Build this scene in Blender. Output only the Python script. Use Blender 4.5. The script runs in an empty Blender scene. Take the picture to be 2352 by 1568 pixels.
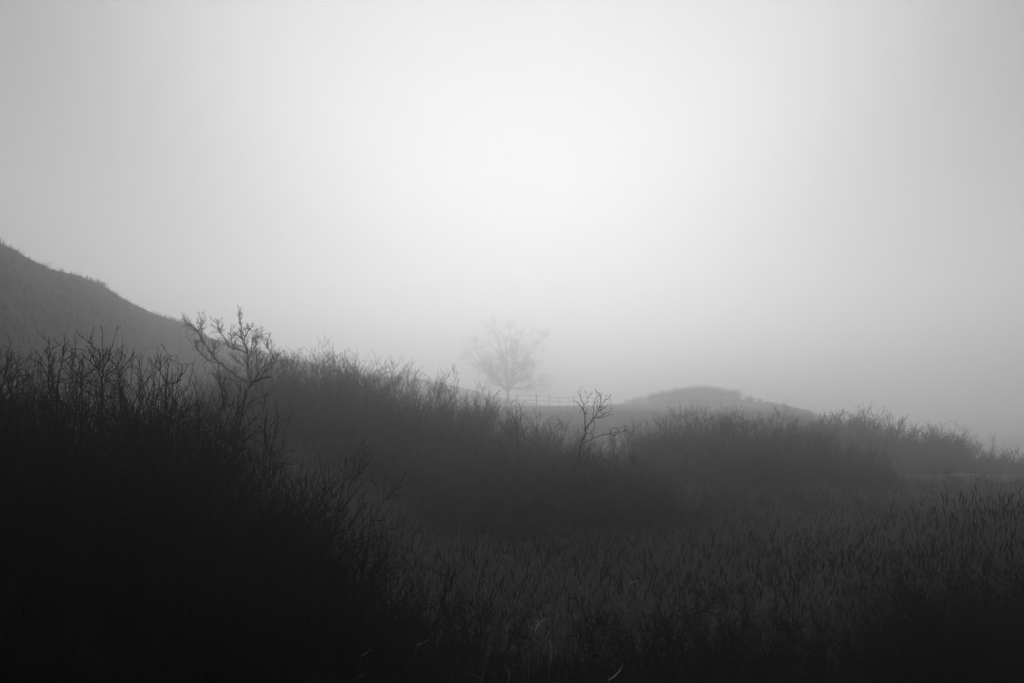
import bpy, math, random
import numpy as np
from mathutils import Vector

R = math.radians
scene = bpy.context.scene
col = scene.collection

# ------------------------------------------------------------------ camera
CAM = np.array([0.0, 0.0, 4.5])
PITCH = 3.8
cd = bpy.data.cameras.new("camera"); cam = bpy.data.objects.new("camera", cd); col.objects.link(cam)
cd.lens = 35.0; cd.sensor_width = 36.0; cd.clip_start = 0.05; cd.clip_end = 5000.0
cam.location = CAM; cam.rotation_euler = (R(90 + PITCH), 0, 0)
scene.camera = cam

# ------------------------------------------------------------------ light
SUN_EL, SUN_AZ = 33.0, 1.0          # ahead of the camera, veiled by fog
w = bpy.data.worlds.new("World"); scene.world = w; w.use_nodes = True
nt = w.node_tree; nt.nodes.clear()
out = nt.nodes.new("ShaderNodeOutputWorld"); bg = nt.nodes.new("ShaderNodeBackground")
sky = nt.nodes.new("ShaderNodeTexSky"); sky.sky_type = 'NISHITA'; sky.sun_disc = False
sky.sun_elevation = R(SUN_EL); sky.sun_rotation = R(SUN_AZ)
sky.air_density = 1.0; sky.dust_density = 0.1; sky.ozone_density = 1.0
bw = nt.nodes.new("ShaderNodeRGBToBW")   # the place is recorded in black and white
nt.links.new(sky.outputs[0], bw.inputs[0]); nt.links.new(bw.outputs[0], bg.inputs[0])
bg.inputs[1].default_value = 0.10
nt.links.new(bg.outputs[0], out.inputs[0])

sd = bpy.data.lights.new("sun", 'SUN'); sun = bpy.data.objects.new("sun", sd); col.objects.link(sun)
sd.energy = 1.15; sd.angle = R(46); sd.color = (1, 1, 1)
sun.rotation_euler = (-R(90 - SUN_EL), 0, -R(SUN_AZ))

scene.view_settings.view_transform = 'Standard'; scene.view_settings.look = 'None'
scene.view_settings.exposure = -0.37; scene.view_settings.gamma = 1.0
scene.view_settings.use_curve_mapping = False
scene.cycles.volume_bounces = 4
scene.cycles.max_bounces = 8
scene.cycles.diffuse_bounces = 2
scene.cycles.use_denoising = True
scene.cycles.use_adaptive_sampling = False
scene.cycles.use_guiding = True
scene.cycles.use_volume_guiding = True

FOG_DENSITY, FOG_G = 0.0054, 0.89
FOG_TOP = 38.0
#PART2
def S(t):
    t = np.clip(t, 0, 1); return t * t * (3 - 2 * t)

def tag(o, label=None, cat=None, group=None, kind=None):
    if label: o["label"] = label
    if cat: o["category"] = cat
    if group: o["group"] = group
    if kind: o["kind"] = kind
    return o

def haze():
    X, Y0, Y1, Z0 = 520.0, -80.0, 720.0, -16.5
    v = [(x, y, z) for x in (-X, X) for y in (Y0, Y1) for z in (Z0, FOG_TOP)]
    f = [(0, 1, 3, 2), (4, 6, 7, 5), (0, 4, 5, 1), (2, 3, 7, 6), (0, 2, 6, 4), (1, 5, 7, 3)]
    me = bpy.data.meshes.new("haze"); me.from_pydata(v, [], f)
    m = bpy.data.materials.new("fog"); m.use_nodes = True; n = m.node_tree; n.nodes.clear()
    o_ = n.nodes.new("ShaderNodeOutputMaterial"); pv = n.nodes.new("ShaderNodeVolumePrincipled")
    pv.inputs["Color"].default_value = (0.995, 0.995, 0.995, 1)
    pv.inputs["Density"].default_value = FOG_DENSITY
    pv.inputs["Anisotropy"].default_value = FOG_G
    n.links.new(pv.outputs[0], o_.inputs["Volume"])
    me.materials.append(m)
    o = bpy.data.objects.new("haze", me); col.objects.link(o); tag(o, "pale grey fog filling the whole valley", None, None, "stuff")

def gmat(name, base, var=0.3, scale=6.0, rough=0.9):
    m = bpy.data.materials.new(name); m.use_nodes = True; n = m.node_tree
    b = n.nodes["Principled BSDF"]; b.inputs["Roughness"].default_value = rough
    b.inputs["Specular IOR Level"].default_value = 0.15
    g = n.nodes.new("ShaderNodeNewGeometry"); t = n.nodes.new("ShaderNodeTexNoise"); t.inputs["Scale"].default_value = scale
    t.inputs["Detail"].default_value = 4
    r = n.nodes.new("ShaderNodeMapRange")
    r.inputs["From Min"].default_value = 0.3; r.inputs["From Max"].default_value = 0.7
    r.inputs["To Min"].default_value = base * (1 - var); r.inputs["To Max"].default_value = base * (1 + var)
    n.links.new(g.outputs["Position"], t.inputs["Vector"]); n.links.new(t.outputs["Fac"], r.inputs["Value"])
    n.links.new(r.outputs[0], b.inputs["Base Color"])
    return m
M = dict(earth=gmat("wet_earth", 0.02, 0.5, 0.8), scrub=gmat("scrub", 0.04, 0.4, 0.5),
         twig=gmat("bare_twig", 0.065, 0.85, 3.5), dark=gmat("dark_twig", 0.02), trunk=gmat("bark", 0.05, 0.4, 12),
         reed=gmat("dry_reed", 0.19, 0.35, 0.7), head=gmat("reed_seed_head", 0.012, 0.3, 20),
         grass=gmat("dead_grass", 0.03, 0.4, 0.9), pale=gmat("pale_straw", 0.42, 0.2, 20), wood=gmat("weathered_wood", 0.12, 0.3, 9))
#PART3
def ridge(y):
    """height and x of the crest of the long dune on the left side"""
    zr = np.interp(y, [0, 40, 58, 68, 85, 150, 190, 260, 330], [14, 14.9, 14.4, 13.2, 11.2, 10.4, 10.0, 8.0, 6.0])
    xr = np.interp(y, [0, 60, 85, 150, 190, 260, 330], [-32, -31, -28.5, -27, -16, -6, 8])
    return zr, xr
def ground_z(x, y):
    x = np.asarray(x, float); y = np.asarray(y, float)
    left = 2.0 * S((-x - 2) / 6) * S((70 - y) / 30)
    right = 1.15 * S((x - 5.5) / 5) * S((27 - y) / 7)
    dune = 2.9 * S((8 - y) / 7)
    side = 1 - 0.75 * S((x - 0.24 * y) / (0.15 * np.abs(y) + 1))
    far = (4.0 * S((y - 78) / 75) + 1.0 * S((y - 150) / 90)) * side
    far = far - 15.0 * S((y - 66) / 75) * S((x - 0.29 * y) / (0.09 * np.abs(y) + 1))
    bump = 0.08 * np.sin(x * 1.3 + 0.7 * y) + 0.06 * np.sin(2.1 * y - 0.8 * x)
    knoll = 2.3 * np.exp(-((x - 51.0) / 17.0) ** 2 - ((y - 268.0) / 22.0) ** 2)
    return np.maximum(np.maximum(left, right), dune) + far + bump + knoll
HS = 1.65
def ridge_at(y):
    zr, xr = ridge(np.asarray(y) / HS)
    return 4.5 + (zr - 4.5) * HS, xr * HS
def hill_z(x, y):
    x, y = np.asarray(x) / HS, np.asarray(y) / HS
    zr, xr = ridge(y)
    d = x - xr
    e = np.where(d > 0, 1 - S(d / 24.0), 1 - 0.5 * S(-d / 45.0))
    n = 0.25 * np.sin(x * .9 + y * .4) + 0.2 * np.sin(y * .8 - x * .3)
    return 4.5 + (zr * e + n * e - 0.6 - 4.5) * HS

def sheet(name, xs, ys, fz, m, kind="structure", label=None):
    X, Y = np.meshgrid(xs, ys); Z = fz(X, Y)
    v = np.stack([X, Y, Z], -1).reshape(-1, 3)
    nx, ny = len(xs), len(ys)
    i = (np.arange(ny - 1)[:, None] * nx + np.arange(nx - 1)[None]).ravel()
    f = np.stack([i, i + 1, i + nx + 1, i + nx], -1)
    me = bpy.data.meshes.new(name); me.from_pydata(v, [], f.tolist()); me.materials.append(m)
    me.polygons.foreach_set("use_smooth", np.ones(len(f), bool))
    o = bpy.data.objects.new(name, me); col.objects.link(o); tag(o, label, None, None, kind); return o
xs = np.concatenate([-np.geomspace(480, 22, 45), np.arange(-21, 32, .5), np.geomspace(33, 480, 45)])
ys = np.concatenate([np.arange(-70, 0, 5.), np.arange(0, 50, .6), np.arange(50, 300, 4), np.geomspace(300, 690, 20)])
sheet("ground", xs, ys, ground_z, M["earth"], label="dark wet marsh floor rising to far banks")
sheet("hill", np.arange(-215, 80, 2.5), np.arange(16, 640, 3.0), hill_z, M["scrub"], label="dark scrubby hillside sloping down into the fog")

# ------------------------------------------------------------------ mesh tools
def tubes(P, Rr, sides=3):
    """P (N,k,3) polylines, Rr (N,k) radii -> verts, faces (quads) of tapered tubes"""
    P = np.asarray(P, float); Rr = np.asarray(Rr, float); N, k, _ = P.shape
    T = np.gradient(P, axis=1); T /= np.linalg.norm(T, axis=2, keepdims=True) + 1e-9
    ref = np.where(np.abs(T[..., 2:3]) > 0.9, np.array([1.0, 0.1, 0]), np.array([0.05, 0, 1.0]))
    U = np.cross(T, ref); U /= np.linalg.norm(U, axis=2, keepdims=True) + 1e-9
    W = np.cross(T, U)
    a = np.arange(sides) * 2 * np.pi / sides
    V = P[:, :, None] + Rr[:, :, None, None] * (np.cos(a)[None, None, :, None] * U[:, :, None] + np.sin(a)[None, None, :, None] * W[:, :, None])
    idx = np.arange(N * k * sides).reshape(N, k, sides)
    q = np.stack([idx[:, :-1], np.roll(idx[:, :-1], -1, 2), np.roll(idx[:, 1:], -1, 2), idx[:, 1:]], -1).reshape(-1, 4)
    return V.reshape(-1, 3), q
def ribbons(P, Wd, side):
    """P (N,k,3), half widths (N,k), side vectors (N,3) -> flat leaf blades"""
    P = np.asarray(P, float); N, k, _ = P.shape
    o = side[:, None, :] * Wd[..., None]
    mid = np.stack([P - o, P + o], 2)
    idx = np.arange(N * k * 2).reshape(N, k, 2)
    q = np.stack([idx[:, :-1, 0], idx[:, :-1, 1], idx[:, 1:, 1], idx[:, 1:, 0]], -1).reshape(-1, 4)
    return mid.reshape(-1, 3), q
def join(parts):
    V, F, o = [], [], 0
    for v, f in parts:
        if len(v): V.append(v); F.append(f + o); o += len(v)
    return np.concatenate(V), np.concatenate(F)
def mesh(name, v, q, mats, mi=None):
    me = bpy.data.meshes.new(name); n = len(q)
    me.vertices.add(len(v)); me.vertices.foreach_set("co", np.asarray(v, np.float32).ravel())
    me.loops.add(n * 4); me.loops.foreach_set("vertex_index", np.asarray(q, np.int32).ravel())
    me.polygons.add(n); me.polygons.foreach_set("loop_start", np.arange(0, n * 4, 4, dtype=np.int32))
    for m in (mats if isinstance(mats, list) else [mats]): me.materials.append(m)
    if mi is not None: me.polygons.foreach_set("material_index", np.asarray(mi, np.int32))
    me.update(calc_edges=True); return me
def add(name, me, parent=None):
    o = bpy.data.objects.new(name, me); col.objects.link(o)
    if parent: o.parent = parent
    return o
def empty(name, loc, label, cat, group=None):
    o = bpy.data.objects.new(name, None); col.objects.link(o); o.location = loc; o.empty_display_size = 0.2
    return tag(o, label, cat, group)
def copy_thing(o):
    c = o.copy(); col.objects.link(c)
    for ch in list(o.children):
        d = ch.copy(); col.objects.link(d); d.parent = c
    return c

# a place named by where the photograph shows it and how far off it stands
_t = math.tan(R(PITCH)); FPX = 995.6 / 0.43537
_A = R(90 + PITCH)
def at(px, py, Y):
    """world point at forward distance Y seen at photo position (px, py) on a 2352 x 1568 plate"""
    dx, dy = (px - 1176) / FPX, (784 - py) / FPX
    d = np.array([dx, math.cos(R(PITCH)) - dy * math.sin(R(PITCH)), math.sin(R(PITCH)) + dy * math.cos(R(PITCH))])
    return CAM + d * (Y / d[1])

# ------------------------------------------------------------------ woody plants
def grow(rng, P0, D, L, r0, r1, k, wob, up):
    """many wandering branches at once: starts P0 (N,3), directions D, lengths L -> (N,k,3), (N,k)"""
    N = len(P0); P = np.zeros((N, k, 3)); P[:, 0] = P0; d = D.copy()
    for i in range(1, k):
        d = d + rng.normal(0, wob, (N, 3)) + np.array([0, 0, up])
        d /= np.linalg.norm(d, axis=1, keepdims=True)
        P[:, i] = P[:, i - 1] + d * (L / (k - 1))[:, None]
    t = np.linspace(0, 1, k)[None]
    return P, r0[:, None] * (1 - t) + r1[:, None] * t
def shoots(rng, P, Rr, n, t0, t1, ang, side_up=0.25):
    """n side branches on every branch of P: start points, directions, parent radius, t"""
    N, k, _ = P.shape
    t = rng.uniform(t0, t1, (N, n)); f = t * (k - 1); i = np.minimum(f.astype(int), k - 2); u = (f - i)[..., None]
    r = np.arange(N)[:, None]
    p = P[r, i] * (1 - u) + P[r, i + 1] * u
    T = P[r, i + 1] - P[r, i]; T /= np.linalg.norm(T, axis=2, keepdims=True) + 1e-9
    rad = Rr[r, i] * (1 - u[..., 0]) + Rr[r, i + 1] * u[..., 0]
    v = rng.normal(0, 1, (N, n, 3)); v[..., 2] += side_up; v -= (v * T).sum(-1, keepdims=True) * T
    v /= np.linalg.norm(v, axis=2, keepdims=True) + 1e-9
    a = rng.normal(ang, ang * .3, (N, n, 1))
    d = T * np.cos(a) + v * np.sin(a)
    return p.reshape(-1, 3), d.reshape(-1, 3), rad.ravel(), t.ravel()

def shrub_meshes(name, seed, H, W, nstem, nb, ntw, tip=0.0045, wob=0.16, lean=0.55, mat="twig", fine=True, base=0.02):
    rng = np.random.default_rng(seed)
    a = rng.uniform(0, 2 * np.pi, nstem); rr = np.sqrt(rng.uniform(0, 1, nstem)) * W
    P0 = np.stack([rr * np.cos(a) * .45, rr * np.sin(a) * .45, np.full(nstem, -0.15)], 1)
    out = lean * rr / W
    D = np.stack([np.cos(a) * out, np.sin(a) * out, np.ones(nstem)], 1) + rng.normal(0, .12, (nstem, 3))
    D /= np.linalg.norm(D, axis=1, keepdims=True)
    L = H * rng.uniform(.62, 1.0, nstem) * (1 - .22 * (rr / W) ** 2) / D[:, 2] ** .5
    r0 = base * rng.uniform(.6, 1.3, nstem) * (L / H)
    S0, Q0 = grow(rng, P0, D, L, r0, np.full(nstem, tip * 1.1), 9, wob, .06)
    p, d, rad, t = shoots(rng, S0, Q0, nb, .18, .97, .55)
    L1 = H * rng.uniform(.16, .36, len(p)) * (1.15 - .65 * t)
    S1, Q1 = grow(rng, p, d, L1, np.maximum(rad * .62, tip), np.full(len(p), tip * .85), 6, wob * 1.2, .10)
    crown = [tubes(S1, Q1)]
    p, d, rad, t = shoots(rng, S1, Q1, ntw, .2, .98, .6)
    L2 = H * rng.uniform(.05, .13, len(p))
    S2, Q2 = grow(rng, p, d, L2, np.minimum(rad * .8, tip), np.full(len(p), tip * .55), 4, wob * 1.4, .12)
    crown.append(tubes(S2, Q2))
    if fine:
        p, d, rad, t = shoots(rng, S2, Q2, 2, .3, .95, .6)
        S3, Q3 = grow(rng, p, d, H * rng.uniform(.02, .05, len(p)), np.full(len(p), tip * .6), np.full(len(p), tip * .4), 3, wob, .1)
        crown.append(tubes(S3, Q3))
    return (mesh(name + "_trunk", *tubes(S0, Q0, 4), M[mat]), mesh(name + "_crown", *join(crown), M[mat]), max(S1[..., 2].max(), S0[..., 2].max()))

KINDS = {}
def kind(key, *a, **k):
    tr, cr, top = shrub_meshes(key, *a, **k); KINDS[key] = (tr, cr, top)
for i in range(4):   # thick willow scrub of the middle distance
    kind("scrub%d" % i, 10 + i, 4.0, 1.6, 34, 9, 6)
for i in range(3):   # darker, coarser thicket close by
    kind("near%d" % i, 30 + i, 3.2, 1.3, 36, 8, 6, tip=.0040, wob=.21, mat="dark", base=.014)
for i in range(2):   # far scrub, twigs only as fine as the distance shows
    kind("far%d" % i, 50 + i, 4.5, 2.4, 44, 9, 6, tip=.013, wob=.15, fine=False, base=.03)
for i in range(3):   # low tangled bushes in the marsh
    kind("low%d" % i, 70 + i, 1.3, .9, 30, 9, 8, tip=.004, wob=.3, lean=1.2, mat="dark", base=.010)

rs = random.Random(5)
def shrub(key, px, Y, top, label, group, cat="shrub", name="bare_shrub", zbase=None, wide=1.0):
    x = (px - 1176) / FPX * Y / math.cos(R(PITCH))
    gz = float(ground_z(x, Y)) if zbase is None else zbase
    zt = at(px, top, Y)[2]
    tr, cr, h = KINDS[key]
    s = max(.15, (zt - gz) / h)
    o = empty(name, (x, Y, gz), label, cat, group)
    add("trunk", tr, o); add("crown", cr, o)
    sw = wide * (s if s < 1.1 else 1.1 + .45 * (s - 1.1))
    o.scale = (sw * rs.uniform(.9, 1.1), sw * rs.uniform(.9, 1.1), s); o.rotation_euler.z = rs.uniform(0, 6.28)
    return o

def row(keys, xs, tops, Ys, step, label, group, drop=0, jit=12, wide=1.0, unique=None, name="bare_shrub"):
    """shrubs shoulder to shoulder under a skyline given as (xs, tops)"""
    n = 0; px = xs[0]
    while px <= xs[-1]:
        Y = rs.uniform(*Ys); j = rs.uniform(-jit, jit)
        shrub(rs.choice(keys), px + rs.uniform(-.25, .25) * step, Y, float(np.interp(px, xs, tops)) + drop + j, label, group, wide=wide, name=name)
        px += step * rs.uniform(.8, 1.2); n += 1
    return n
SC = ["scrub0", "scrub1", "scrub2", "scrub3"]; NE = ["near0", "near1", "near2"]; FA = ["far0", "far1"]; LO = ["low0", "low1", "low2"]

# thicket on the rising left bank, closest to the camera
g = "dark shrubs of the near thicket"
L = "leafless blackish shrub in the nearest dark thicket below the hill"
row(NE, [-60, 120, 300, 420, 530, 630, 720], [822, 832, 856, 915, 1020, 1110, 1190], (11.5, 13), 30, L, g, wide=.8)
row(NE, [-60, 200, 420, 560, 660, 700], [890, 915, 1000, 1115, 1220, 1270], (9.8, 11), 44, L, g, wide=.8)
row(NE, [-40, 300, 460, 540], [1080, 1120, 1220, 1290], (8.6, 9.4), 80, L, g, wide=.85)
# pale middle thicket
g = "grey shrubs of the middle thicket"
L = "leafless grey shrub in the misty thicket between near thicket and dead sapling"
row(SC, [500, 580, 700, 800, 880, 950, 1060, 1180, 1300], [870, 822, 792, 810, 826, 872, 886, 935, 972], (42, 48), 34, L, g)
row(SC, [480, 700, 950, 1180, 1380], [905, 885, 935, 985, 1020], (36, 39), 42, L, g)
row(SC, [640, 900, 1200], [1000, 1020, 1050], (33, 35.5), 54, L, g)
# clump in front of the sapling
g = "shrubs round the dead sapling"
L = "leafless dark grey shrub crowded round the foot of the dead sapling"
row(SC, [1050, 1150, 1250, 1330, 1420, 1470], [1050, 1015, 1030, 1010, 1018, 1070], (29, 32), 36, L, g)
row(SC, [1060, 1250, 1480], [1090, 1062, 1085], (27, 29), 46, L, g)
row(SC, [1470, 1600, 1740], [1105, 1140, 1180], (28, 31), 44, L, g)
# dome right of the sapling
g = "shrubs of the rounded right thicket"
L = "leafless grey shrub in the rounded thicket standing before the pale far dome"
row(SC, [1460, 1520, 1600, 1680, 1780, 1880, 1980, 2030], [975, 950, 932, 928, 945, 978, 1008, 1060], (49, 55), 34, L, g)
row(SC, [1450, 1600, 1800, 2000, 2160], [1015, 995, 1005, 1075, 1135], (43, 47), 44, L, g)
row(SC, [1420, 1700, 1980, 2200], [1100, 1090, 1125, 1180], (33, 37), 58, L, g)
# misty thicket further east
g = "shrubs of the misty thicket at far right"
L = "hazy leafless shrub in the long thicket to the right of the pale far dome"
row(SC + FA, [1830, 1880, 1940, 2010, 2065, 2115, 2180, 2250], [1000, 962, 938, 958, 988, 962, 992, 1040], (88, 98), 20, L, g, wide=1.25)
row(SC, [1880, 2100, 2280], [1035, 1040, 1085], (72, 80), 36, L, g, wide=1.2)
row(SC, [2020, 2150, 2420], [1062, 1080, 1100], (52, 60), 36, L, g, wide=1.2)
row(FA, [2235, 2430], [1038, 1030], (94, 112), 20, "low hazy shrub on the faint bank past the end of the misty thicket", "shrubs on the faint right bank", jit=7, wide=1.3)
# pale far dome
g = "shrubs of the pale far dome"
L = "very faint bare shrub in the pale dome rising behind the rounded thicket"
for k in range(150):
    px = rs.uniform(1388, 1812) ; env = float(np.interp(px, [1390, 1450, 1530, 1610, 1690, 1750, 1810], [940, 915, 895, 884, 896, 918, 955]))
    shrub(rs.choice(SC), px, rs.uniform(248, 280), env - 6 + 26 * rs.random() ** 1.2, L, g, wide=rs.uniform(1.0, 1.5))
# scrub along the crest of the hill
g = "bushes along the crest of the hill"
for k in range(52):
    Y = 84 + 1.95 * k + rs.uniform(-1, 1)
    zr, xr = ridge_at(Y); x = float(xr) + rs.uniform(-1.5, 1.2); tr, cr, h = KINDS[rs.choice(FA)]
    s = rs.uniform(.2, .38) if k < 20 else rs.uniform(.14, .28)
    o = empty("hill_bush", (x, Y, float(hill_z(x, Y)) - .1), "small dark bush in silhouette on the crest of the foggy hill", "bush", g)
    add("trunk", tr, o); add("crown", cr, o); o.scale = (s * 1.3, s * 1.3, s); o.rotation_euler.z = rs.uniform(0, 6.28)

# ------------------------------------------------------------------ trees drawn limb by limb
def limb_tree(name, label, cat, Y, conv, limbs, r_px, seed, twigs=(5, 4), tl=(.5, .25), tip=.006, depth=1.0, mat="twig", group=None, subd=5):
    """limbs: lists of plate points from thick to thin; each limb wanders in depth as well"""
    rng = np.random.default_rng(seed); trunk, Ps, Rs = [], [], []
    foot = conv(*limbs[0][0]); p0 = at(foot[0], foot[1], Y); gz = float(ground_z(p0[0], Y)); org = np.array([p0[0], Y, gz])
    anchors = []
    for li, lb in enumerate(limbs):
        pl = [conv(*q) for q in lb]; n = len(pl)
        d0 = 0.0
        if anchors:   # start at the depth of the limb it grows from
            A = np.array([a[:2] for a in anchors]); dd = ((A - np.array(pl[0])) ** 2).sum(1); d0 = anchors[int(dd.argmin())][2]
        dv = rng.uniform(-depth, depth); pts = []
        for i, q in enumerate(pl):
            dz = d0 + dv * (i / max(1, n - 1)) * (1 if li else 0)
            anchors.append((q[0], q[1], dz)); pts.append(at(q[0], q[1], Y + dz))
        if li == 0: pts.insert(0, np.array([pts[0][0], Y, gz - .2]))
        pts = np.array(pts); s = np.linspace(0, 1, len(pts)); sf = np.linspace(0, 1, (len(pts) - 1) * 3 + 1)
        P = np.stack([np.interp(sf, s, pts[:, c]) for c in range(3)], 1)
        P[1:-1] = .25 * P[:-2] + .5 * P[1:-1] + .25 * P[2:]
        P[1:] += rng.normal(0, .012, P[1:].shape) * (Y / 24)
        ra, rb = r_px[li] if isinstance(r_px, list) else r_px
        Rr = np.linspace(ra, rb, len(P))
        (trunk if li == 0 else Ps).append(P); Rs.append(Rr)
    o = empty(name, org, label, cat, group)
    add("trunk", mesh(name + "_trunk", *[x if i else x - org for i, x in enumerate(tubes(trunk[0][None], Rs[0][None], 6))], M[mat]), o)
    parts = []
    for P, Rr in zip(Ps, Rs[1:]): parts.append(tubes(P[None], Rr[None], 5))
    if twigs:
        for P, Rr in zip(Ps, Rs[1:]):
            n = max(2, int(twigs[0] * np.linalg.norm(np.diff(P, axis=0), axis=1).sum()))
            p, d, rad, t = shoots(rng, P[None], Rr[None], n, .12, 1.0, .75)
            S1, Q1 = grow(rng, p, d, tl[0] * rng.uniform(.5, 1.3, n), np.minimum(rad * .6, tip * 1.5), np.full(n, tip * .8), 5, .22, .12)
            parts.append(tubes(S1, Q1))
            p, d, rad, t = shoots(rng, S1, Q1, twigs[1], .25, .98, .65)
            S2, Q2 = grow(rng, p, d, tl[1] * rng.uniform(.5, 1.3, len(p)), np.full(len(p), tip * .8), np.full(len(p), tip * .5), 4, .22, .12)
            parts.append(tubes(S2, Q2))
    v, q = join(parts)
    add("crown", mesh(name + "_crown", v - org, q, M[mat]), o)
    return o
zoom3 = lambda x, y: ((1000 + x * .3189) * .91875, (750 + y * .3189) * .91875)
zoom2 = lambda x, y: ((400 + x * .3507) * .91875, (750 + y * .3508) * .91875)
zoom1 = lambda x, y: (x * .3827 * .91875, (550 + y * .3827) * .91875)

sap = [[(1400, 1290), (1408, 1165), (1432, 1090), (1458, 1045), (1452, 1005)],
       [(1452, 1005), (1448, 950), (1450, 885), (1440, 850), (1415, 835), (1398, 800)],
       [(1452, 1005), (1480, 970), (1512, 930), (1540, 890), (1562, 840), (1572, 790), (1572, 735), (1545, 715), (1532, 690)],
       [(1408, 1165), (1440, 1120), (1480, 1095), (1530, 1070), (1590, 1050), (1645, 1042), (1700, 1030), (1750, 1020), (1800, 1010)],
       [(1458, 1045), (1500, 1030), (1528, 1005), (1525, 960), (1510, 935)],
       [(1440, 850), (1440, 800), (1418, 765), (1405, 730), (1395, 707)],
       [(1440, 825), (1470, 790), (1480, 755), (1500, 725)],
       [(1512, 930), (1520, 880), (1515, 830), (1528, 785), (1540, 755), (1545, 715)],
       [(1562, 840), (1590, 800), (1625, 765), (1655, 742)],
       [(1550, 870), (1580, 840), (1610, 830), (1590, 850)],
       [(1512, 930), (1550, 915), (1600, 895), (1640, 870), (1670, 840)],
       [(1540, 915), (1590, 920), (1635, 895), (1670, 890)],
       [(1600, 895), (1570, 880), (1575, 850)], [(1450, 885), (1463, 885), (1450, 858)],
       [(1645, 1042), (1660, 1010), (1710, 997), (1768, 988)],
       [(1645, 1042), (1680, 1060), (1700, 1045), (1720, 1020)], [(1680, 1060), (1690, 1110), (1705, 1180)]]
limb_tree("dead_sapling", "slender dead sapling with a forked bare crown standing alone above the scrub", "sapling", 30.5, zoom3, sap,
          [(.031, .025)] + [(.021, .009), (.020, .0075), (.017, .0065), (.011, .008)] + [(.011, .006)] * 12, 3, twigs=(3.0, 1), tl=(.22, .1), tip=.006, depth=.5, mat="dark")
small = [[(925, 1230), (920, 1080), (918, 995)], [(918, 995), (905, 940), (875, 895), (855, 870)], [(918, 995), (945, 960), (955, 900), (945, 840), (935, 800)],
         [(905, 940), (912, 870), (905, 825)], [(990, 1110), (960, 1040), (958, 1010)], [(920, 1080), (890, 1040), (870, 1045), (880, 1010)]]
limb_tree("bare_sapling", "small bare sapling with four thin prongs between middle thicket and dead sapling", "sapling", 28, zoom3, small,
          [(.018, .014)] + [(.012, .006)] * 5, 4, twigs=(2.0, 0), tl=(.22, .1), tip=.006, depth=.4)

gn = [[(700, 900), (696, 760), (690, 610)],
      [(690, 600), (600, 570), (520, 520), (460, 470), (400, 430), (370, 390), (330, 330), (300, 285), (275, 235), (255, 215), (225, 180), (195, 175), (178, 155)],
      [(660, 590), (630, 520), (625, 440), (625, 380), (610, 320), (590, 280), (570, 265)],
      [(690, 610), (690, 500), (685, 430), (690, 380), (680, 330)],
      [(600, 570), (530, 575), (450, 555), (400, 530), (340, 515)],
      [(430, 450), (360, 435), (320, 405), (290, 380), (265, 340), (240, 315)], [(300, 285), (302, 230), (290, 180), (300, 150)],
      [(370, 390), (380, 340), (400, 300)], [(450, 555), (390, 572)], [(530, 575), (480, 600), (440, 590)],
      [(610, 320), (600, 260), (580, 220), (575, 180), (565, 120)], [(600, 260), (635, 215), (645, 200)],
      [(625, 380), (575, 350), (520, 345), (480, 310), (455, 270), (430, 235), (420, 200), (408, 170)], [(520, 345), (505, 300), (510, 260), (490, 240)],
      [(600, 470), (560, 430), (520, 400)], [(625, 440), (650, 380), (650, 320), (660, 280), (690, 260)], [(650, 320), (675, 290), (700, 255)],
      [(660, 340), (685, 320), (695, 290)], [(700, 560), (740, 500), (770, 460), (820, 440), (840, 400), (860, 370)],
      [(820, 440), (800, 390), (775, 350), (765, 310), (770, 285)], [(690, 500), (720, 440), (745, 415)], [(700, 580), (780, 540), (850, 500), (880, 450)]]
limb_tree("gnarled_tree", "gnarled bare tree with one long low limb reaching towards the hill", "tree", 40, zoom2, gn,
          [(.085, .07), (.062, .012), (.06, .017), (.05, .013), (.042, .011)] + [(.026, .010)] * 5 + [(.021, .009)] * 2 + [(.034, .010)] + [(.023, .010)] * 9,
          8, twigs=(13, 6), tl=(.38, .18), tip=.0068, depth=1.1)

tw = [("slim bare sapling with a V-shaped fork, tallest of the near thicket",
       [[(665, 1330), (668, 1120), (668, 1030)], [(668, 1030), (640, 970), (610, 900), (590, 860), (558, 810)], [(610, 900), (622, 840), (592, 800), (588, 770)],
        [(668, 1030), (675, 960), (680, 900), (672, 840), (670, 760)], [(675, 960), (710, 910), (725, 840), (745, 790)], [(690, 1010), (740, 980), (790, 930), (795, 850)],
        [(680, 900), (700, 860), (698, 830)], [(640, 970), (605, 940), (590, 900)]]),
      ("slim crooked sapling in the near thicket, second from the hill",
       [[(325, 1300), (325, 1150), (318, 1040)], [(318, 1040), (320, 960), (320, 900), (305, 850), (322, 830), (325, 785)], [(318, 1040), (285, 960), (250, 915)],
        [(320, 960), (350, 920), (360, 890)], [(320, 900), (330, 860), (322, 830)]]),
      ("slim sapling leaning right in the near thicket beside the crooked sapling",
       [[(360, 1320), (370, 1120), (385, 1000)], [(385, 1000), (400, 930), (412, 880), (405, 830), (445, 785)], [(412, 880), (430, 840), (450, 800)],
        [(400, 930), (440, 900), (470, 870), (490, 860)]]),
      ("thin bare sapling with two crossing arms beside the V-shaped sapling",
       [[(540, 1320), (535, 1150), (530, 1040)], [(530, 1040), (470, 970), (430, 915), (410, 900)], [(530, 1040), (560, 1000), (605, 985)], [(470, 970), (475, 920), (485, 880)],
        [(530, 1040), (545, 960), (522, 900)]]),
      ("thin bare sapling with raised prongs at the right end of the near thicket",
       [[(1085, 1330), (1080, 1180), (1088, 1060)], [(1088, 1060), (1095, 960), (1110, 910), (1122, 880)], [(1088, 1060), (1045, 980), (1000, 935)],
        [(1088, 1060), (1150, 1060), (1180, 1020), (1215, 985), (1222, 950)], [(1180, 1020), (1190, 960), (1185, 930)], [(1045, 980), (1050, 920), (1048, 870)]])]
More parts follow.
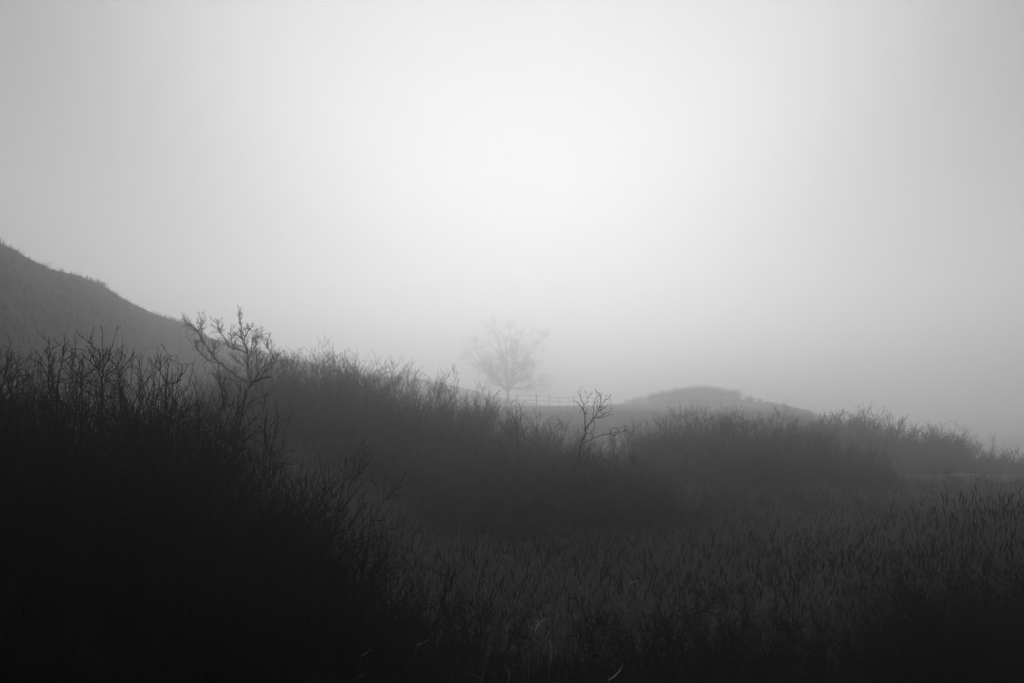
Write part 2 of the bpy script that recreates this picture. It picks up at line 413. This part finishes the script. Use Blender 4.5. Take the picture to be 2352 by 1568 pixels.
for i, (lb, limbs) in enumerate(tw):
    limb_tree("bare_sapling", lb, "sapling", 11.9 + .25 * i, zoom1, limbs, [(.012, .009)] + [(.008, .004)] * (len(limbs) - 1), 20 + i, twigs=(2.5, 1), tl=(.2, .08), tip=.0045, depth=.35, mat="dark",
              group="saplings in the near thicket")

# two trees far behind, almost lost in the fog
def big_tree(px, foot_py, top_py, Y, spread, seed, label, lean=0.0):
    rng = np.random.default_rng(seed); p = at(px, foot_py, Y); gz = float(ground_z(p[0], Y)); H = at(px, top_py, Y)[2] - gz
    o = empty("bare_tree", (p[0], Y, gz), label, "tree")
    tz = H * .2; TP = np.array([[0, 0, -.5], [.02 * H * lean, 0, tz * .5], [.1 * H * lean, .1, tz]])
    add("trunk", mesh("tree_trunk", *tubes(TP[None], np.array([[.018, .014, .012]]) * H, 8), M["trunk"]), o)
    n0 = 13; a = np.arange(n0) * 2.4 + rng.uniform(0, 1); el = np.linspace(.12, 1.4, n0)
    D = np.stack([np.cos(a) * np.cos(el), np.sin(a) * np.cos(el), np.sin(el)], 1)
    P0 = TP[-1] + np.stack([np.zeros(n0), np.zeros(n0), rng.uniform(-.25, 0, n0) * tz], 1)
    L0 = H * (spread * .80 + (.74 - spread * .80) * np.sin(el) ** 2) * rng.uniform(.88, 1.0, n0)
    S0, Q0 = grow(rng, P0, D, L0, np.full(n0, .0085 * H), np.full(n0, .0014 * H), 9, .13, .02)
    ps = [tubes(S0, Q0, 5)]
    S, Q = S0, Q0
    for n, fl, tipf, ang in ((14, .20, .0011, .65), (8, .10, .0006, .75), (6, .05, .00035, .8)):
        pp, d, rad, t = shoots(rng, S, Q, n, .22, 1, ang)
        S, Q = grow(rng, pp, d, H * fl * rng.uniform(.5, 1.2, len(pp)) * (1.2 - .5 * t), np.minimum(rad * .6, .006 * H), np.full(len(pp), tipf * H), 4, .2, .02)
        ps.append(tubes(S, Q))
    add("crown", mesh("tree_crown", *join(ps), M["twig"]), o)
big_tree(1168, 925, 724, 325, .66, 91, "large faint spreading bare tree beyond the fence, nearly lost in fog", -.15)

# post and rail fence on the far bank
def box(c, s):
    v = np.array([[x, y, z] for x in (-1, 1) for y in (-1, 1) for z in (-1, 1)], float) * np.array(s) / 2 + np.array(c)
    return v, np.array([(0, 1, 3, 2), (4, 6, 7, 5), (0, 4, 5, 1), (2, 3, 7, 6), (0, 2, 6, 4), (1, 5, 7, 3)])
FY = 235.0
fx = [(1186, 902), (1232, 903), (1262, 906), (1286, 910), (1318, 907), (1334, 906), (1372, 912), (1402, 914)]
fo = at(1186, 940, FY); fo = np.array([fo[0], FY, float(ground_z(fo[0], FY))])
fence = empty("rail_fence", fo, "faint wooden post and rail fence on the far bank in the fog", "fence")
pts = []
for px, py in fx:
    p = at(px, py, FY); gz = float(ground_z(p[0], FY)); pts.append((p[0], p[2], gz))
    wd = .3 if px in (1232,) else .13
    v, q = box((p[0] - fo[0], 0, (p[2] + gz - .4) / 2 - fo[2]), (wd, wd, p[2] - gz + .4)); add("post", mesh("fence_post", v, q, M["wood"]), fence)
for (a, b) in zip(pts[:-1], pts[1:]):
    for fr in (.86, .45):
        za, zb = a[2] + (a[1] - a[2]) * fr, b[2] + (b[1] - b[2]) * fr
        P = np.array([[a[0] + .05, FY - .12, za], [(a[0] + b[0]) / 2, FY - .12, (za + zb) / 2 - .03], [b[0] - .05, FY - .12, zb]]) - fo
        add("rail", mesh("fence_rail", *tubes(P[None], np.full((1, 3), .05), 6), M["wood"]), fence)

# ------------------------------------------------------------------ reeds and grass
rng = np.random.default_rng(77)
def reed_parts(rng, base, h, lean, headlen, leaves=2):
    """stems, leaves and closed seed heads for N reeds; base (N,3)"""
    N = len(base)
    d = np.stack([lean[:, 0], lean[:, 1], np.ones(N)], 1)
    t = np.linspace(0, 1, 4)
    P = base[:, None] + d[:, None] * (t[None, :, None] * h[:, None, None]); P[..., 0] += (lean[:, :1] * h[:, None]) * (t ** 2)[None]
    st = tubes(P, np.repeat(np.array([[.0048, .0042, .0036, .003]]), N, 0))
    tipp, td = P[:, -1], P[:, -1] - P[:, -2]; td /= np.linalg.norm(td, axis=1, keepdims=True)
    u = np.linspace(0, 1, 5); H = tipp[:, None] + td[:, None] * (u[None, :, None] * headlen[:, None, None]); H[..., 0] += (np.sign(lean[:, :1]) * .12 * headlen[:, None]) * (u ** 2)[None]
    hr = np.array([.003, .010, .012, .009, .002])[None] * rng.uniform(.75, 1.25, (N, 1))
    hd = tubes(H, hr, 5)
    lv = []
    for k in range(leaves):
        f = rng.uniform(.3, .92, N); p0 = base + d * (f * h)[:, None]; az = rng.uniform(0, 6.28, N); ll = rng.uniform(.22, .5, N)
        out = np.stack([np.cos(az), np.sin(az), np.zeros(N)], 1); s = np.linspace(0, 1, 5)
        rise = rng.uniform(.4, 1.1, N)
        LP = p0[:, None] + out[:, None] * (ll[:, None] * s * .55)[..., None]; LP[..., 2] += ll[:, None] * (rise[:, None] * s - .75 * s ** 2.2)
        sd_ = np.stack([-np.sin(az), np.cos(az), np.zeros(N)], 1)
        lv.append(ribbons(LP, np.repeat(np.array([[.004, .008, .008, .006, .001]]), N, 0), sd_))
    return st, hd, lv
def reed_field(n, f):
    """candidate feet over the marsh kept by density f(px, Y)"""
    Y = 13 + 30 * rng.uniform(0, 1, n * 4) ** .8; px = rng.uniform(-100, 2500, n * 4)
    keep = rng.uniform(0, 1, n * 4) < f(px, Y); Y, px = Y[keep][:n], px[keep][:n]
    x = (px - 1176) / FPX * Y; return np.stack([x, Y, ground_z(x, Y)], 1), px
def dens(px, Y):
    a = S((px - 600) / 300) * S((Y - 14.5) / 4)
    return np.clip(a * (.35 + .65 * S((Y - 15) / 4)), 0, 1)
base, px = reed_field(23000, dens); N = len(base)
h = rng.normal(1.22, .17, N); lean = rng.normal(0, .06, (N, 2)) + np.array([.03, 0])
st, hd, lv = reed_parts(rng, base, h, lean, rng.uniform(.11, .22, N), 2)
has = rng.uniform(0, 1, N) < np.clip(.12 + .75 * S((px - 850) / 500) * S((27 - base[:, 1]) / 5), 0, .85) * (.25 + .75 * S(.5 + .8 * np.sin(base[:, 0] * .9 + 1.7 * np.sin(base[:, 1] * .7)) * np.sin(base[:, 1] * .9 + base[:, 0] * .35)))
hq = hd[1].reshape(N, -1, 4)[has].reshape(-1, 4)
v, q = join([st] + lv + [(hd[0], hq)])
mi = np.zeros(len(q), np.int32); mi[len(q) - len(hq):] = 1
tag(add("reeds", mesh("reed_bed", v, q, [M["reed"], M["head"]], mi)), "dense bed of dry reeds filling the wet ground", None, None, "stuff")

# the nearest reeds, one by one
vars_ = []
for k in range(6):
    b = np.zeros((1, 3)); b[0, 2] = -.1
    vars_.append(reed_parts(rng, b, np.array([1.55 + .05 * k]), np.array([[.03 * (k - 2.5), .02 * (k % 3 - 1)]]), np.array([.2 + .02 * k]), 3))
rm = [[("stem", mesh("reed_stem", *a, M["reed"])), ("seed_head", mesh("reed_head", *b, M["head"]))] + [("leaf", mesh("reed_leaf", *x, M["reed"])) for x in c] for a, b, c in vars_]
def reed(px, Y, top, label, group, var=None):
    x = (px - 1176) / FPX * Y; gz = float(ground_z(x, Y)); k = rs.randrange(6) if var is None else var
    o = empty("reed", (x, Y, gz), label, "reed", group)
    for nm, me in rm[k]: add(nm, me, o)
    hh = 1.55 + .05 * k + .2 + .02 * k
    s = (at(px, top, Y)[2] - gz) / hh if top else rs.uniform(.8, 1.08)
    o.scale = (1, 1, s); o.rotation_euler.z = rs.uniform(0, 6.28)
for px, top in ((2110, 1148), (2135, 1168), (2165, 1112), (2182, 1138), (2196, 1128), (2205, 1108), (2240, 1125), (2262, 1150), (2305, 1122), (2345, 1112), (2075, 1165), (2020, 1172), (2290, 1165), (2330, 1160), (2225, 1165)):
    reed(px, rs.uniform(18, 21), top, "tall dark reed whose head stands clear above the right end of the reed bed", "tall reeds on the right bank")
for k in range(230):
    while True:
        px = rs.uniform(860, 2352); Y = rs.uniform(15, 21.5)
        if rs.random() < float(dens(px, Y)) + .2: break
    reed(px, Y, None, "dry reed with a slim dark seed head along the near side of the reed bed", "reeds along the near side of the bed")
for k in range(50):
    reed(rs.uniform(1950, 2400), rs.uniform(15, 19), None, "dry dark reed in the black mass at the right end of the reed bed", "reeds of the dark right mass")

def blades(n, fpos, hmin, hmax, wdt, bend):
    b = fpos(n); n = len(b); az = rng.uniform(0, 6.28, n); hh = rng.uniform(hmin, hmax, n); be = rng.uniform(.1, bend, n)
    s = np.linspace(0, 1, 5); out_ = np.stack([np.cos(az), np.sin(az), np.zeros(n)], 1)
    P = b[:, None] + out_[:, None] * (hh * be)[:, None, None] * (s ** 1.8)[None, :, None]; P[..., 2] += hh[:, None] * (s - .35 * be[:, None] * s ** 3)
    return ribbons(P, wdt * np.array([[1, .9, .75, .5, .1]]) * rng.uniform(.6, 1.2, (n, 1)), np.stack([-np.sin(az), np.cos(az), np.zeros(n)], 1))
def fpos(n):
    Y = rng.uniform(8.5, 18, n); x = (rng.uniform(-60, 2420, n) - 1176) / FPX * Y
    return np.stack([x, Y, ground_z(x, Y) - .03], 1)
def mpos(n):
    Y = rng.uniform(17, 60, n) ; x = (rng.uniform(-100, 2450, n) - 1176) / FPX * Y
    return np.stack([x, Y, ground_z(x, Y) - .03], 1)
v, q = join([blades(42000, fpos, .35, 1.0, .0045, .8), blades(26000, mpos, .5, 1.1, .007, .6), blades(1500, fpos, .4, 1.1, .0045, 1.1)])
mi = np.zeros(len(q), np.int32); mi[-1500 * 4:] = 1
tag(add("grass", mesh("dead_grass", v, q, [M["grass"], M["reed"]], mi)), "tangled dead grass under the shrubs and reeds", None, None, "stuff")

g = "black shrubs below the right reeds"
for px, Y, top in ((2130, 15, 1300), (2200, 14, 1280), (2260, 14.5, 1235), (2320, 13.5, 1235), (2380, 13, 1210), (2060, 13.5, 1350), (2290, 12, 1310), (2150, 12, 1370)):
    shrub(rs.choice(NE), px, Y, top, "black leafless shrub in the dark mass under the tall right reeds", g)
# low bushes in front of the reeds
for px, Y, top, lb in ((1050, 15.4, 1295, "low dark tangled bush standing alone before the reeds"), (850, 15, 1350, "thin low bush near the edge of the dark thicket"),
                       (1520, 14.2, 1345, "low dark bush with forked branches in front of the reeds"), (1840, 14, 1415, "wide low black bush below the right reeds"),
                       (1760, 15.4, 1345, "low twiggy bush at the near edge of the right reeds"), (1290, 12.4, 1455, "black low bush in the dead grass below the reed bed"),
                       (1640, 12.2, 1440, "black tangled bush between the forked bush and the wide black bush"), (2060, 13, 1400, "low black bush under the dark right mass of reeds"),
                       (2260, 12, 1380, "black bush at the foot of the tall right reeds"), (1000, 11.8, 1490, "low black bush by the lower edge, below the lone tangled bush"),
                       (720, 12.4, 1370, "thin dark bush at the foot of the near thicket"), (2160, 11, 1480, "low black bush furthest down on the right side")):
    shrub(rs.choice(LO), px, Y, top, lb, None, "bush", "low_bush", wide=.95)

# pale bent blades of dry straw
for px, py, Y, ln, ang, curl, lb in (
        (745, 1460, 11.5, .30, 88, 1.5, "thick pale bent straw blade hooked at its tip, below the near thicket"), (612, 1560, 10.6, .26, 62, .9, "pale curved blade at the lower edge, left of the hooked blade"),
        (345, 1500, 10.8, .22, 20, -1.2, "pale arching blade low in the black grass under the near thicket"), (45, 1500, 10.8, .2, 120, .5, "pale slanting blade in the black corner below the near thicket"),
        (800, 1562, 10.4, .22, 30, .8, "pale short blade at the lower edge below the hooked blade"), (1392, 1562, 10.4, .26, 42, .8, "pale blade slanting up from the lower edge below the lone bush"),
        (1228, 1462, 11.2, .26, 55, -1.3, "pale blade arching over beside the lone bush"), (1262, 1520, 10.9, .3, 88, .3, "upright pale straw blade below the reed bed"),
        (1162, 1455, 11.4, .12, 80, .4, "small upright pale blade between two black bushes"), (1440, 1345, 15, .22, 20, -.8, "pale drooping blade among the reeds"),
        (454, 1546, 10.6, .2, 130, .5, "thin pale blade slanting left by the lower edge under the near thicket"), (266, 1436, 11.3, .14, 40, 1.2, "small faint forked blade in the black grass"),
        (596, 1422, 11.6, .16, 60, .7, "thin pale blade slanting right above the black grass"), (49, 1408, 11.8, .2, 150, .8, "faint pale blade bent over high in the black corner"),
        (954, 1482, 11.2, .16, 22, .3, "thin pale blade lying almost flat, left of the lone bush"), (826, 1506, 10.9, .16, 35, .6, "thin faint blade slanting up between the hooked blade and the lone bush"),
        (1113, 1561, 10.4, .2, 165, .3, "pale flat blade by the lower edge under the lone bush"), (1168, 1562, 10.4, .18, 110, 1.4, "pale curled blade by the lower edge, beside the flat blade"),
        (405, 1562, 10.4, .2, 140, .6, "pale blade leaning left by the lower edge"), (175, 1480, 11, .2, 80, .3, "faint upright blade under the near thicket")):
    p = at(px, py, Y); s = np.linspace(0, 1, 9); a = R(ang) + curl * (s - .5)
    pts = np.stack([np.cumsum(np.cos(a)) * ln / 9, np.linspace(0, .05, 9), np.cumsum(np.sin(a)) * ln / 9], 1)
    root = np.array([[-pts[4, 0] * .3, .03, -.45], [-pts[4, 0] * .1, .01, -.12]])
    P = np.concatenate([root, pts])[None]
    wdt = np.array([[.0012, .0014, .004, .0075, .009, .009, .0085, .008, .0065, .0045, .001]])
    me = mesh("pale_blade", *ribbons(P, wdt, np.array([[math.sin(R(ang)) * .6, -.7, -math.cos(R(ang)) * .6]])), M["pale"])
    o = add("grass_blade", me); o.location = p; tag(o, lb, "grass blade", "pale bent blades in the dark grass")

# a pale branch sticking out of the near thicket
bp = np.array([at(x, y, Yb) for x, y, Yb in ((760, 1300, 13.2), (800, 1281, 13.0), (832, 1282, 12.9), (855, 1287, 12.8), (868, 1281, 12.8), (880, 1272, 12.7))])
bq = np.array([at(x, y, Yb) for x, y, Yb in ((822, 1282, 12.95), (838, 1250, 12.9), (850, 1230, 12.9), (872, 1222, 12.8))])
o = empty("fallen_branch", bp[0], "pale broken branch sticking out sideways from the near thicket", "branch")
add("limb", mesh("branch_limb", *[a if i else a - bp[0] for i, a in enumerate(tubes(bp[None], np.linspace(.011, .005, 6)[None], 5))], M["reed"]), o)
add("twig", mesh("branch_twig", *[a if i else a - bp[0] for i, a in enumerate(tubes(bq[None], np.linspace(.006, .003, 4)[None], 4))], M["reed"]), o)

# heather and rough grass over the hill
def hpos(n):
    y = 60 + 250 * rng.uniform(0, 1, n) ** 1.3; zr, xr = ridge_at(y); x = xr + rng.uniform(-12, 38, n)
    return np.stack([x, y, hill_z(x, y) - .05], 1)
v, q = join([blades(50000, hpos, .2, .7, .03, 1.2)])
tag(add("scrub_grass", mesh("hill_grass", v, q, M["scrub"])), "rough heather and grass covering the hillside", None, None, "stuff")

haze()
